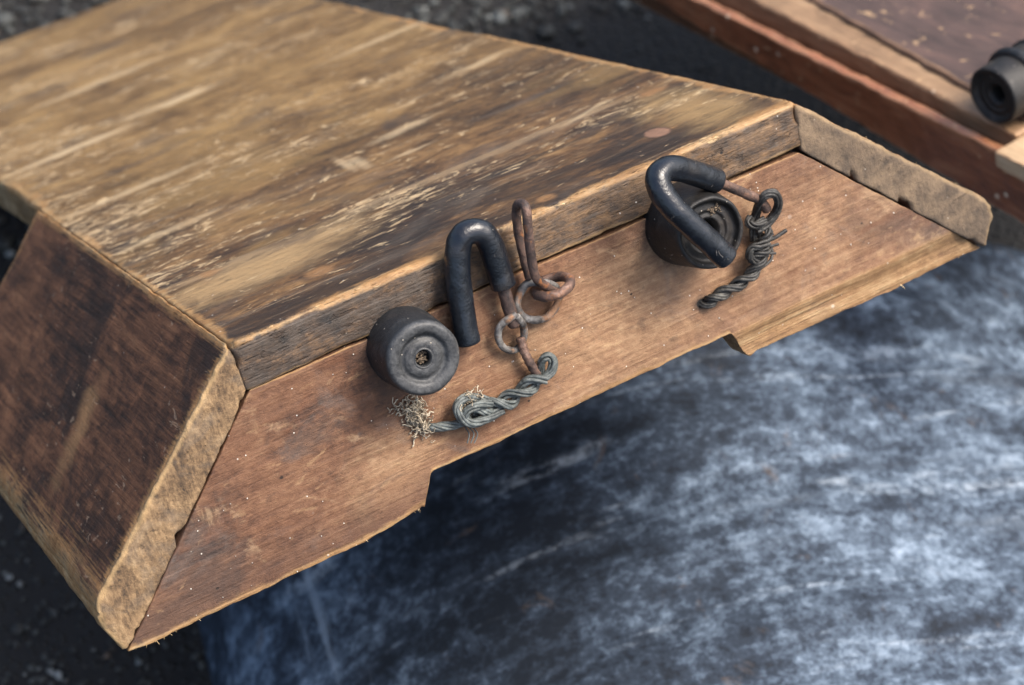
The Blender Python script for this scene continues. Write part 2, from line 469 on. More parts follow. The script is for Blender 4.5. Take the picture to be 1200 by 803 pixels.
def mat_end():
    g = G('red_brown_bare_wood'); x, y, z = g.x, g.y, g.z
    fine = g.noise((24, 480, 500), 7, .72, .35)
    ring = g.noise((4, 260, 270), 4, .62, .5, rot=(0, R(-1.5), 0))
    blotch = g.noise((20, 26, 29), 6, .70, .8, off=(2, 6, 0))
    gr = g.noise((150, 190, 200), 5, .78, .3)
    v = ring * .13 + blotch * .52 + fine * .15 + gr * .32 - .075 + x.st(-.22, .05) * .035 - g.ell(x, z, -.20, -.05, .07, .05, 0, .9, (blotch - .5) * 2) * .02
    c = g.ramp(v, [(.36, (.032, .016, .011)), (.45, (.098, .046, .026)), (.53, (.172, .087, .048)), (.63, (.265, .155, .086)), (.77, (.43, .30, .18))])
    rub = g.ell(x, z, .045, -.080, .10, .035, .10, .7, (blotch - .5) * 2.6)
    rub = rub.mx(g.ell(x, z, -.115, -.105, .03, .018, .2, .7, (blotch - .5) * 2.8)).mx(g.ell(x, z, .175, -.082, .07, .035, .3, .8, (blotch - .5) * 2.8))
    c = g.mix(rub * (.48 - x.st(.10, .16) * .22), c, g.ramp(fine * .4 + ring * .3 + gr * .3, [(.38, (.20, .108, .058)), (.5, (.36, .22, .118)), (.62, (.52, .36, .21))]))
    dark = g.ell(x, z, .255, -.118, .05, .012, -.6, .8, (blotch - .5) * 2.4) \
        .mx(g.ell(x, z, -.235, -.115, .022, .015, 0, .8, (blotch - .5) * 3)) \
        .mx(g.ell(x, z, -.155, -.068, .016, .006, .2, .8, (blotch - .5) * 3 + (gr - .5) * 3)).mx(g.ell(x, z, -.26, -.13, .035, .015, .2, .8, (blotch - .5) * 2.4))
    c = g.mix(dark * .6, c, g.mix(gr, (.018, .015, .014), (.085, .066, .058)))
    n2 = g.noise((80, 80, 80), 6, .76); st = g.noise((75, 30, 150), 5, .68, .7, off=(3, 1, 1)).st(.58, .68)
    c = g.mix(st * .42, c, (.050, .031, .023))
    scuff = g.noise((34, 60, 48), 6, .78, .6, off=(11, 4, 9)).st(.54, .66)
    c = g.mix(scuff * .30, c, g.mix(gr, (.055, .032, .022), (.16, .10, .065)))
    tanf = (g.noise((55, 200, 150), 4, .66, .6, off=(8, 8, 1)) + (blotch - .5) * .4).st(.60, .70)
    c = g.mix(tanf * .42, c, (.42, .275, .145))
    grey = g.noise((17, 15, 24), 5, .68, .9, off=(9, 1, 4)).st(.53, .70)
    tone = g.noise((8, 14, 13), 5, .7, .8, off=(7, 3, 8)).st(.46, .60) * x.st(.02, .12)
    c = g.mix(tone * .42, c, (.125, .070, .048))
    c = g.mix(grey * .42, c, (.150, .126, .110))
    red = g.noise((13, 20, 30), 5, .68, .7, off=(1, 9, 7)).st(.52, .66)
    c = g.mix(red * .42, c, (.125, .050, .024))
    wash = x.st(-.02, -.16) * (blotch - .0).st(.30, .62)
    c = g.mix(wash * .34, c, (.125, .060, .031))
    low = (z + (blotch - .5) * .030).st(-.108, -.128) * x.st(.06, -.02)
    c = g.mix(low * .40, c, (.075, .040, .026))
    pale = g.noise((20, 20, 34), 5, .7, .8, off=(3, 7, 2)).st(.57, .68)
    c = g.mix(pale * .40, c, (.42, .285, .165))
    ed = g.attr('ed'); ew = g.noise((60, 70, 70), 6, .74, .4, off=(4, 0, 2))
    e1 = (ed + (ew - .5) * .012).st(.0048, .0008)
    strip = x.st(.098, .112) * z.st(-.1145, -.1185)
    lay = g.noise((8, 380, 400), 4, .66, .3, off=(1, 1, 1))
    c = g.mix((e1 * .8).mx(strip * .55), c, g.ramp(ew * .45 + lay * .55, [(.38, (.11, .058, .026)), (.5, (.33, .195, .083)), (.62, (.55, .39, .20))]))
    sp = specks(g, .0006, 1.0, .045).mx(specks(g, .0010, 4.0, .012)).mx(specks(g, .0019, 6.0, .010))
    c = g.mix(sp * .9, c, (.76, .72, .64))
    for (px, py, rr) in ((505, 442, .0009), (1010, 262, .0008), (330, 560, .0010), (620, 470, .0008), (740, 345, .0008), (255, 690, .0009)):
        q = at(px, py)
        c = g.mix(g.ell(x, z, q.x, q.z, rr, rr * .8, 0, .4, (gr - .5) * 1.2) * .9, c, (.010, .007, .006))
    for (px, py, r0) in ((474, 405, .0275), (801, 261, .0280)):
        q = at(px, py)
        m = g.ell(x, z, q.x, q.z - .001, r0, r0, 0, .22, (blotch - .5) * 1.0 + (gr - .5) * .5)
        c = g.mix(m * .55, c, (.045, .030, .023))
    q = at(648, 338)
    c = g.mix(g.ell(x, z, q.x - .004, q.z - .006, .010, .013, .2, .7, (blotch - .5) * 2.0) * .40, c, (.11, .042, .018))
    for (px, py) in ((822, 356), (496, 500)):
        q = at(px, py)
        c = g.mix(g.ell(x, z, q.x, q.z, .0052, .0042, 0, .5, (gr - .5) * 1.2) * .75, c, (.030, .020, .016))
        c = g.mix(g.ell(x, z, q.x, q.z, .0030, .0026, 0, .15), c, (.004, .004, .004))
    pore = g.noise((110, 1100, 1100), 4, .7, off=(2, 2, 2)).st(.63, .74)
    c = g.mix(pore * .22, c, (.035, .018, .012))
    h = fine * .0006 + ring * .0006 - pore * .0002 + n2 * .0007 + sp * .0006 + lay * strip * .0018 + gr * .0006
    return g.finish(c, .56 + fine * .18, h, spec=.33)

def mat_second(name, dark, mid, lite, sc=1.0, edge=.5, gloss=.5):
    g = G(name)
    fine = g.noise((300, 14, 300), 5, .65, .3); st = g.noise((60, 6, 60), 5, .6, .6); bl = g.noise((22, 9, 22), 4, .6, 1)
    c = g.ramp(st * .35 + bl * .4 + fine * .3, [(.36, dark), (.54, mid), (.74, lite)])
    ed = g.attr('ed'); ew = g.noise((40, 40, 40), 4, .7)
    c = g.mix((ed + (ew - .5) * .008).st(.0045, .001) * edge, c, (.40, .235, .125))
    chip = g.noise((120, 70, 120), 4, .6, .6, off=(1, 2, 3)).st(.64, .68)
    c = g.mix(chip * .6, c, (.50, .33, .18))
    wear = g.noise((50, 16, 50), 5, .7, .8, off=(7, 2, 3)).st(.50, .66)
    c = g.mix(wear * .40, c, dark)
    sp = specks(g, .0032, 2.0, .07)
    c = g.mix(sp * .8, c, (.58, .45, .32))
    return g.finish(c, gloss + fine * .2, fine * .0005 + st * .0008 + bl * .0012, spec=.45)

# ------------------------------------------------------------------ rubber, metal, cord, ground
def mat_rubber(name, base, dust, rough, seed=0.0, crumbs=.1, spec=.5, face=False):
    g = G(name)
    n = g.noise(60, 5, .65, .5, off=(seed, 1, 2)); f = g.noise(420, 4, .7, off=(seed, 3, 1)); b = g.noise(25, 3, .6, off=(seed, 7, 1))
    c = g.mix(n.st(.50, .72) * .55, base, dust)
    c = g.mix(b.st(.6, .75) * .3, c, (.06, .045, .035))
    if face: c = g.mix(g.y.st(-.0285, -.0320) * (n * .5 + f * .6).st(.35, .75) * .75, c, (.085, .088, .090))
    sp = specks(g, .0006, 1.0 + seed, crumbs).mx(specks(g, .0011, 3.0 + seed, crumbs * .3))
    c = g.mix(sp * .75, c, (.42, .38, .32))
    sc = g.noise((300, 40, 90), 3, .5, .8, off=(seed, 0, 4), rot=(.4, .9, .3)).st(.70, .74)
    c = g.mix(sc * .5, c, (.20, .18, .16))
    return g.finish(c, rough + n * .22, f * .0003 + n * .0007 + sp * .0003 - sc * .0002, spec=spec)

def mat_rust():
    g = G('rusty_steel')
    n = g.noise(150, 5, .65, .5); b = g.noise(70, 4, .6, .5, off=(2, 2, 2)); f = g.noise(900, 4, .7)
    c = g.ramp(n * .5 + b * .5, [(.36, (.030, .024, .023)), (.48, (.085, .055, .045)), (.58, (.165, .098, .072)), (.70, (.30, .215, .175))])
    org = g.noise(110, 4, .6, .6, off=(5, 1, 3)).st(.56, .70)
    c = g.mix(org * .55, c, g.mix(f, (.30, .095, .02), (.50, .21, .06)))
    return g.finish(c, .46 + f * .25, f * .0003 + n * .0009, metal=.3, spec=.5)

def mat_grey_steel():
    g = G('weathered_grey_steel')
    n = g.noise(140, 5, .65, .5); f = g.noise(800, 4, .7); b = g.noise(90, 4, .6, off=(3, 3, 1))
    c = g.ramp(n, [(.36, (.05, .045, .042)), (.52, (.17, .16, .15)), (.68, (.34, .33, .31))])
    c = g.mix(b.st(.52, .66) * .75, c, (.30, .15, .07))
    return g.finish(c, .55 + f * .25, f * .0003 + n * .0007, metal=.35, spec=.4)

def mat_cord(name, dark, mid, lite):
    g = G(name)
    n = g.noise(160, 4, .6, .5); f = g.noise(700, 4, .7)
    c = g.ramp(n * .6 + f * .4, [(.36, dark), (.52, mid), (.68, lite)])
    return g.finish(c, .48 + f * .2, f * .0002, spec=.5)

def mat_plain(name, a, b, sc, rough=.8):
    g = G(name)
    n = g.noise(sc, 4, .6)
    return g.finish(g.mix(n.st(.35, .65), a, b), rough, n * .0003, spec=.3)

def mat_sheet():
    g = G('stained_shaded_galvanised_steel')                         # object frame: x round the hoop, y along it
    x, y = g.x, g.y
    big = g.noise((4.0, 5.5, 5), 4, .6, 1.0, off=(1.3, .2, 0))
    med = g.noise((17, 27, 20), 7, .72, .25)
    fine = g.noise((70, 84, 80), 7, .78, .15, off=(3, 0, 0))
    mot = g.noise((230, 250, 200), 4, .74, off=(1, 7, 0))
    st = g.noise((3.0, 30, 10), 5, .62, .6, off=(0, 3, 0))
    v = big * .30 + med * .44 + fine * .50 + mot * .18 + st * .20 + x.st(-.08, .32) * .11 - y.st(-.06, .22) * .045 + x.st(.00, -.13) * .075 - .384  # shade under the boxes put into the colour, darker to the back and left
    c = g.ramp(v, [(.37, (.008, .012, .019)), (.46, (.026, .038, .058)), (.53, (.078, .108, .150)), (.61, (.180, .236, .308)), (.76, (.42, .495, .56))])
    rub = st.st(.56, .70) * fine.st(.42, .6)
    run = g.noise((60, 3.5, 10), 5, .66, .6, off=(2, 2, 2)).st(.56, .68) * x.st(-.06, -.14)
    c = g.mix(run * .6, c, (.26, .32, .39))
    c = g.mix(rub * .30, c, (.55, .61, .66))
    rust = (g.noise((30, 26, 20), 6, .7, .6, off=(4, 4, 1))).st(.60, .72)
    c = g.mix(rust * .34, c, (.13, .095, .07))
    lines = (g.noise((1.8, 32, 10), 4, .62, .45, off=(0, 9, 2)) + (fine - .5) * .30).st(.57, .68)
    c = g.mix(lines * .55, c, (.018, .022, .030))
    spots = g.noise((60, 66, 60), 6, .75, .4, off=(6, 6, 6)).st(.60, .68)
    c = g.mix(spots * .42, c, (.018, .024, .034))
    return g.finish(c, .62 + fine * .22, med * .0014 + fine * .0008 + st * .0008, metal=.04, spec=.22)

def mat_ground():
    g = G('dark_asphalt')
    n = g.noise(9, 5, .6); f = g.noise(160, 5, .7); d, cc = g.cells(110)
    c = g.mix(n, (.004, .0037, .0035), (.012, .011, .010))
    c = g.mix(d.st(.42, .18) * .5, c, g.mix(f, (.006, .006, .0055), (.045, .043, .039)))
    return g.finish(c, .75, d.st(.5, .1) * .004 + f * .001, spec=.35)

def mat_gravel():
    g = G('small_dark_stones')
    n = g.noise(38, 2, .5); f = g.noise(300, 4, .7); k = g.noise(60, 2, .5, off=(5, 5, 5))
    c = g.ramp(n, [(.34, (.008, .009, .009)), (.50, (.026, .027, .025)), (.60, (.055, .060, .057)), (.72, (.20, .215, .21))])
    c = g.mix(k.st(.62, .72) * .6, c, (.11, .075, .05))
    return g.finish(c, .7, f * .0006, spec=.4)

M_TOP, M_SIDE, M_END = mat_top(), mat_side(), mat_end()
M_HOSE = mat_rubber('black_rubber_hose', (.0055, .0080, .0125), (.022, .028, .036), .13, 0.0, .012, .6)
M_BUMP = mat_rubber('dusty_black_rubber', (.0085, .010, .012), (.046, .047, .047), .42, 4.0, .06, face=True)
M_BUMP2 = mat_rubber('worn_black_rubber', (.0055, .0052, .0050), (.060, .048, .038), .46, 9.0, .10)
M_RUST, M_GREY = mat_rust(), mat_grey_steel()
M_CORD = mat_cord('grey_green_cord', (.022, .028, .028), (.085, .098, .095), (.21, .235, .225))
M_CORD2 = mat_cord('blackened_cord', (.008, .008, .008), (.030, .029, .027), (.11, .108, .095))
M_LINT = mat_plain('dry_plant_fibre', (.15, .12, .085), (.46, .40, .30), 300)
M_SPLINT = mat_plain('raw_wood_splinters', (.50, .33, .15), (.70, .55, .33), 200)
M_HOLE = mat_plain('dark_socket', (.006, .005, .005), (.012, .010, .009), 200)
M_CRUST = mat_plain('crumbling_plug', (.045, .034, .026), (.23, .175, .12), 500)

# ------------------------------------------------------------------ the wooden box
box = tag(empty('wooden_box', BOX_M), 'long weathered wooden box with sloped sides and two rubber bumpers on its trapezoid end', 'wooden box')

LEN = 1.21
HW = .180
TH = .0275
def ystep(q): return .0016 if q < .02 else .0028 if q < .20 else .005 if q < .45 else .012
def top_edge(p, L):
    # distance to the exposed arrises: front top edge, and the two long edges beyond the side boards
    dx = min(p.x, L[0] - p.x); dy = p.y; dz = L[2] - p.z
    front = math.hypot(dy, dz) if dy < .03 else 1
    side = math.hypot(dx, dz) * (1.25 if p.y < .45 else .8)
    low = math.hypot(dy, p.z) * 2.5 if dy < .01 else 1
    return min(front, side, low)
def top_map(p):
    x = p.x - HW; y = p.y; z = p.z - TH
    # a worn dip along the plank joint and a hollow in the rubbed front arris
    if p.z > TH * .5:
        z -= .0012 * math.exp(-((y - .1475) / .0022) ** 2)
        z += .0006 * mn.noise(Vector((x * 5, y * 14, 1.0)))
    y += .0012 * mn.noise(Vector((x * 14, 3.0, 0))) * (1 - sm(p.y, 0, .02))
    if p.y < .012 and p.z < .008:
        y += .016 * max(0.0, mn.noise(Vector((x * 55, 9.0, 0))) - .24) * max(0.0, 1 - p.z / .006) * (1 - p.y / .012)
    if y > .46:
        x += .004 * mn.noise(Vector((0, y * 7, 2 + (x > 0)))) * sm(y, .46, .6) * abs(x / HW)
    return Vector((x, y, z))
solid('top_panel', (2 * HW, LEN, TH), (.0026, ystep, .0020), top_map, M_TOP, box, r=.0050, amp=.0005, rough=1.3, seed=2.0, edgef=top_edge,
      rf=lambda p, L: .20 + 1.2 * max(0.0, nz(p, 34, 8.0) - .2) if p.z < TH * .5 else .28 if (p.y < .45 and p.y > .006) else 1)

def side_board(sgn, name):
    L = (.161, .449, TH)                                     # down the slope, along the box, through the board
    if sgn < 0:
        o0, o1 = Vector((-.1806, 0, -.0002)), Vector((-.3000, 0, -.1072)); i0, i1 = Vector((-.1795, 0, -.0272)), Vector((-.2892, 0, -.1374))
    else:
        o0, o1 = Vector((.1806, 0, -.0006)), Vector((.3000, 0, -.1135)); i0, i1 = Vector((.1772, 0, -.0300)), Vector((.2860, 0, -.1385))
    c = {}
    for j in (0, 1):
        y = Vector((0, L[1] * j + (0 if j else -.0004), 0))
        c[(0, j, 1)] = o0 + y; c[(1, j, 1)] = o1 + y; c[(0, j, 0)] = i0 + y; c[(1, j, 0)] = i1 + y
    f0 = trilinear(c, L)
    def f(p, RC=.0125):
        dx, dz = p.x - (L[0] - RC), p.z - (L[2] - RC)
        if dx > 0 and dz > 0:                                # the lower outer corner is worn round
            k = max(dx, dz) / math.hypot(dx, dz)
            p = Vector((L[0] - RC + dx * k, p.y, L[2] - RC + dz * k))
        q = f0(p)
        if p.y < .012 and p.z < .009:
            ch = max(0.0, mn.noise(Vector((p.x * 62, 5.0 + sgn, 0))) + .35 * mn.noise(Vector((p.x * 190, 1.0 + sgn, 4))) - .20) * max(0.0, 1 - p.z / (.0035 + .006 * abs(mn.noise(Vector((p.x * 150, 2, 2)))))) * (1 - p.y / .012)
            q.y += .026 * ch
        return q
    def edge(p, L):
        dz = L[2] - p.z; dy = p.y
        a = math.hypot(dy, dz) if dy < .04 else 1
        b = math.hypot(L[0] - p.x, dz) * .42
        e = math.hypot(L[0] - p.x, dy) * .8 if dy < .02 else 1
        t = math.hypot(p.x, dz) * 1.8
        k = math.hypot(L[1] - p.y, dz)
        return min(a, b, e, t, k)
    seed_ = 3.0 + sgn
    return solid(name, L, (.0020, lambda q: .0018 if q < .02 else .004, .0018), f, M_SIDE, box, r=.0052, amp=.0007, rough=1.3, seed=5.0 + sgn, edgef=edge,
                 rf=lambda p, L: (.20 + 1.5 * max(0.0, nz(p, 38, seed_) - .18) if p.z < L[2] * .5 and p.x < L[0] * .9 else 0.14 if p.x < .01 and p.y > .006 else 1))
side_board(-1, 'side_board'); side_board(1, 'side_board')

# end board: a trapezoid with a long shallow cut-out in its lower edge
EL = (.575, .022, .110)
def zbot(x):
    w = .0011 * mn.noise(Vector((x * 25, 0, 5))) + .0006 * mn.noise(Vector((x * 90, 0, 3)))
    a = sm(x + .0022 * mn.noise(Vector((x * 400, 7, 2))), -.1105, -.0955); b = sm(x, .1025, .1135)
    # nick at the left shoulder of the cut-out
    z = -.1372 + .0206 * a * (1 - b) + .0016 * sm(x, .112, .118) * (1 - sm(x, .118, .2))
    z -= .0035 * (1 - sm(abs(x + .145), 0, .05)) * 0
    if x < -.107: z += .0030 * sm(x, -.150, -.107) 
    return z + w
def end_map(p):
    u, w = p.x / EL[0], p.z / EL[2]
    x0 = -.2885 + .5735 * u
    zb, zt = zbot(x0), -.0282 - .0022 * u
    xl_b, xr_b, xl_t, xr_t = -.2880, .2850, -.1778, .1757
    # lower corners follow the side boards, the upper edge the top panel
    xt = xl_t + (xr_t - xl_t) * u
    # keep columns upright in the middle so the cut-out stays crisp
    xm = max(min(x0, xr_t), xl_t)
    k = w
    side = sm(abs(x0), .14, .2)
    xt2 = xt
    x = x0 * (1 - k) + xt2 * k
    z = zb + (zt - zb) * w
    y = .0004 + p.y
    if x0 > .100:
        ch = sm(x0, .100, .112) * (1 - sm(z, -.128, -.1165))
        y += .0040 * ch * (1 - p.y / EL[1])
    return Vector((x, y, z))
def end_edge(p, L):
    return min(math.hypot(p.z, p.y) if p.y < .02 else 1, math.hypot(L[2] - p.z, p.y) * 3 + .001 if p.y < .01 else 1)
end = solid('end_board', EL, (lambda q: .0016, .004, .0019), end_map, M_END, box, r=.0013, amp=.00045, rough=1.4, seed=11.0, edgef=end_edge)

# splinters along the lower edge and the lower left corner
V, F = [], []
rs = random.Random(3)
def splinter(p, d, l, r):
    P = spline([p, p + d * l * .5 + Vector((rs.uniform(-1, 1), rs.uniform(-1, 1), rs.uniform(-1, 1))) * l * .12, p + d * l], 3)
    tube_geo(P, lambda t: r * (1 - .85 * t), 5, V=V, F=F, cap=0)
for k in range(26):
    x = rs.choice([rs.uniform(-.285, -.262), rs.uniform(-.27, -.12), rs.uniform(-.115, -.1), rs.uniform(.11, .28)])
    splinter(Vector((x, rs.uniform(.001, .004) + (.0040 if x > .1 else 0), zbot(x) + .0022)), Vector((rs.uniform(-.9, .5), rs.uniform(-.6, .1), rs.uniform(-.9, -.3))).normalized(), rs.uniform(.002, .0055), rs.uniform(.0002, .00045))
for k in range(5):
    splinter(Vector((rs.uniform(-.18, .17), -.0005, rs.uniform(-.003, 0))), Vector((rs.choice([-1, 1]), rs.uniform(-.35, .0), rs.uniform(-.1, .35))).normalized(), rs.uniform(.002, .006), rs.uniform(.00015, .0003))
for k in range(3):
    splinter(Vector((.1806 + .119 * (q := rs.uniform(.2, 1)), .001, -.0006 - .113 * q)), Vector((rs.uniform(-.3, .8), -.3, rs.uniform(0, .6))).normalized(), rs.uniform(.002, .006), rs.uniform(.00015, .0003))
mesh_obj('frayed_fibre', V, F, M_SPLINT, box)['kind'] = 'stuff'

# ---- rubber bumpers
def bumper_shape(parent, centre, axis, r, h, mat, deep, wob, seed):
    c = Vector(centre)
    if not deep:
        prof = [(r * 1.03, -.003), (r * 1.04, .002), (r * 1.02, h * .3), (r * 1.0, h * .7), (r * .985, h - .0035), (r * .955, h - .0015), (r * .90, h - .0003), (r * .83, h), (r * .72, h - .0003),
                (r * .66, h - .0010), (r * .61, h - .0022), (r * .57, h - .0026), (r * .52, h - .0024), (r * .46, h - .0016), (r * .38, h - .0011), (r * .31, h - .0011), (r * .27, h - .0013), (r * .24, h - .0010), (r * .215, h - .0016),
                (r * .20, h - .0035), (r * .195, h - .010)]
        hole = (r * .205, h - .0065)
    else:
        prof = [(r * 1.10, -.003), (r * 1.11, .003), (r * 1.08, h * .22), (r * 1.02, h * .5), (r * .97, h * .8), (r * .955, h - .003), (r * .93, h - .0008), (r * .88, h), (r * .82, h - .0008),
                (r * .79, h - .003), (r * .73, h - .0044), (r * .64, h - .0042), (r * .56, h - .0040), (r * .50, h - .0050), (r * .43, h - .0048), (r * .37, h - .0046), (r * .32, h - .0058), (r * .27, h - .0085), (r * .24, h - .016)]
        hole = (r * .25, h - .0155)
    # resample for a smooth outline
    P = [(q.x, q.y) for q in spline([Vector((a, b, 0)) for a, b in prof], 3)]
    o = lathe('bumper', P, mat, parent, c, axis, 72, wob, seed)
    lathe('screw_hole', [(1e-5, hole[1]), (hole[0], hole[1])], M_HOLE, o, c, axis, 24)
    return o
b1 = bumper_shape(box, at(474, 405, 0), (-.055, -1, .02), .0212, .0335, M_BUMP, False, .0004, 1.0)
b1['label'] = 'ribbed rubber bumper with a rusty plug in its centre'
V, F = [], []
c0 = at(474, 405, 0) + Vector((-.055, -1, .02)).normalized() * .0285
for k in range(70):
    a, rr = rs.uniform(0, 6.28), .0034 * math.sqrt(rs.random())
    p = c0 + Vector((math.cos(a) * rr, rs.uniform(-.001, .0012), math.sin(a) * rr))
    s = rs.uniform(.0004, .001); i = len(V)
    for d in ((1, 0, 0), (-1, 0, 0), (0, 1, 0), (0, -1, 0), (0, 0, 1), (0, 0, -1)): V.append(p + Vector(d) * s * rs.uniform(.6, 1.3))
    for f in ((0, 2, 4), (2, 1, 4), (1, 3, 4), (3, 0, 4), (2, 0, 5), (1, 2, 5), (3, 1, 5), (0, 3, 5)): F.append(tuple(i + q for q in f))
mesh_obj('rusty_plug', V, F, M_CRUST, b1, smooth=False)
B2C = at(801, 261, 0)
B2A = Vector((-.02, -1, -.0)).normalized()
b2 = bumper_shape(box, B2C, B2A, .0222, .0335, M_BUMP2, True, .0007, 6.0)
b2['label'] = 'hollowed older rubber bumper with a torn face'
V, F = [], []
cf = B2C + B2A * .0295
for k in range(46):
    p = cf + Vector((.008 + rs.gauss(0, .0026), rs.uniform(-.0006, .0008), .0105 + rs.gauss(0, .0012)))
    s = rs.uniform(.0005, .0012); i = len(V)
    for d in ((1, 0, 0), (-1, 0, 0), (0, 1, 0), (0, -1, 0), (0, 0, 1), (0, 0, -1)): V.append(p + Vector(d) * s * rs.uniform(.6, 1.3))
    for f in ((0, 2, 4), (2, 1, 4), (1, 3, 4), (3, 0, 4), (2, 0, 5), (1, 2, 5), (3, 1, 5), (0, 3, 5)): F.append(tuple(i + q for q in f))
mesh_obj('torn_patch', V, F, M_CRUST, b2, smooth=False)

# ---- screw eye fixed in the end board
def ring_pts(centre, a, b, n=14):
    return [Vector(centre) + Vector(a) * math.cos(2 * math.pi * k / n) + Vector(b) * math.sin(2 * math.pi * k / n) for k in range(n)]
ec = at(648, 336, -.0125)
ring_a = Vector((.0098, -.0015, .0010)); ring_b = Vector((-.001, -.0105, -.0012))
eye = tube('screw_eye', ring_pts(ec, ring_a, ring_b), .0029, M_RUST, box, 16, 5, True, wob=.0003)
tube('shank', [ec - ring_b * .95, Vector((ec.x + .001, -.001, ec.z + .001)), Vector((ec.x + .001, .012, ec.z + .001))], .0028, M_RUST, eye, 14, 5)

# ---- things that hang from the end board; each one is free to swing
BW = BOX_M
def hang(name, label, cat, group=None):
    return tag(empty(name, BW), label, cat, group)

wl = tube('wire_loop', [at(650, 341, -.0105), at(637, 334, -.0135), at(628, 325, -.0165), at(623, 305, -.0195), at(619, 270, -.023), at(617, 248, -.0245), at(613, 239, -.0215), at(607, 240, -.0165),
      at(605, 250, -.012), at(607, 270, -.009), at(613, 298, -.0075), at(620, 325, -.0075)], .00265, M_RUST, None, 16, 8, wob=.0003, M=BW)
tag(wl, 'narrow upright rusty wire loop caught in the screw eye', 'wire loop')
rg = tube('steel_ring', [at(617, 333, -.0060), at(609, 345, -.0056), at(606, 358, -.0048), at(612, 370, -.0044), at(626, 375, -.0044), at(641, 371, -.0044), at(651, 360, -.0050), at(655, 347, -.0064), at(652, 337, -.009), at(644, 333, -.0115), at(630, 331, -.0092)],
      .0022, M_GREY, None, 14, 6, True, wob=.0004, M=BW)
tag(rg, 'pale grey steel ring hanging flat below the screw eye', 'ring')

# hook with the sleeve upright
hk = hang('rubber_hook', 'upright black rubber-covered hook with rusty shank beside the ribbed bumper', 'hook', 'rubber-covered hooks tied to the box end')
tube('rubber_sleeve', [at(548, 400, -.0078), at(544, 380, -.0082), at(539, 345, -.009), at(536, 312, -.0105), at(537, 290, -.0115), at(543, 276, -.0125), at(555, 271, -.013), at(567, 275, -.013), at(575, 287, -.0125),
      at(580, 302, -.0115), at(585, 318, -.0105), at(590, 334, -.010)], 0.00715, M_HOSE, hk, 28, 8, cap=.16, wob=.0003, seed=2)
tube('steel_shank', [at(586, 322, -.0102), at(592, 345, -.0096), at(598, 366, -.0090), at(602, 380, -.0086)], lambda t: .0037 - .0002 * t, M_RUST, hk, 16, 6, cap=.6, wob=.0005)
ey = tube('wire_eyelet', [at(604, 369, -.0135), at(596, 374, -.013), at(586, 383, -.010), at(584, 396, -.007), at(590, 407, -.0050), at(601, 411, -.0046), at(609, 406, -.0048), at(614, 395, -.006), at(613, 381, -.0085), at(606, 371, -.0125)], .0021, M_GREY, None, 14, 6, wob=.0004, M=BW)
tag(ey, 'small grey wire eyelet linking the upright hook to its cord', 'eyelet')
tube('stem', [at(610, 397, -.0066), at(614, 411, -.0072), at(620, 424, -.0072), at(629, 439, -.0060)], lambda t: .0026 + .0003 * math.sin(t * 40), M_RUST, ey, 12, 6, wob=.0005)

# hook lying across the worn bumper
hk2 = hang('rubber_hook', 'black rubber-covered hook lying across the face of the hollowed bumper', 'hook', 'rubber-covered hooks tied to the box end')
tube('rubber_sleeve', [at(851, 302, -.0440), at(836, 288, -.0440), at(812, 266, -.0440), at(790, 245, -.0425), at(777, 228, -.0400), at(771, 213, -.0375), at(774, 203, -.0350), at(785, 197, -.0325), at(800, 199, -.0295), at(820, 205, -.0260), at(839, 212, -.0230)],
     0.00715, M_HOSE, hk2, 28, 8, cap=.16, wob=.0003, seed=5)
tube('steel_shank', [at(833, 210, -.0240), at(855, 219, -.0205), at(880, 230, -.0165), at(892, 236, -.0145), at(898, 245, -.0125)], lambda t: .0029, M_RUST, hk2, 16, 6, cap=.6, wob=.0004)

# ---- twisted cords
def strands(path, bundles, per_bundle, rb, rs_, turns_b, turns_s, V, F, squash=1.0, loose=0.0, seed=0, per=8, ph=0.0):
    P = spline(path, per); T, fr = frames(P); n = len(P)
    rn = random.Random(seed)
    for b in range(bundles):
        core = []
        for i in range(n):
            t = i / (n - 1); th = ph + 2 * math.pi * (b / bundles + turns_b * t)
            u, v = fr[i]; R_ = rb if bundles > 1 else 0
            core.append(P[i] + (u * math.cos(th) + v * math.sin(th)) * R_)
        T2, fr2 = frames(core)
        for s in range(per_bundle):
            o = rn.uniform(-.3, .3); jit = rn.uniform(.85, 1.15)
            L = []
            for i in range(n):
                t = i / (n - 1); th = 2 * math.pi * (s / per_bundle + turns_s * t) + o
                u, v = fr2[i]; q = rs_ * 1.55 * jit * (1 + loose * math.sin(9 * t + s * 2 + b))
                L.append(core[i] + (u * math.cos(th) + v * math.sin(th)) * q)
            tube_geo(L, rs_ * rn.uniform(.85, 1.15), 7, V=V, F=F, cap=.4)

V, F = [], []
# doubled back on itself from the eyelet to the hole in the board
strands([at(634, 437, -.0030), at(634, 427, -.0055), at(637, 420, -.0075), at(643, 418, -.0080), at(648, 424, -.0080), at(646, 435, -.0080), at(638, 443, -.0080), at(628, 448, -.0075)], 1, 6, 0, .00105, 0, .7, V, F, seed=4)
strands([at(636, 443, -.0070), at(620, 453, -.0070), at(604, 464, -.0065), at(588, 472, -.0065), at(571, 478, -.0065), at(556, 484, -.0065)], 2, 5, .0032, .00105, 1.7, 1.0, V, F, seed=5, ph=.6)
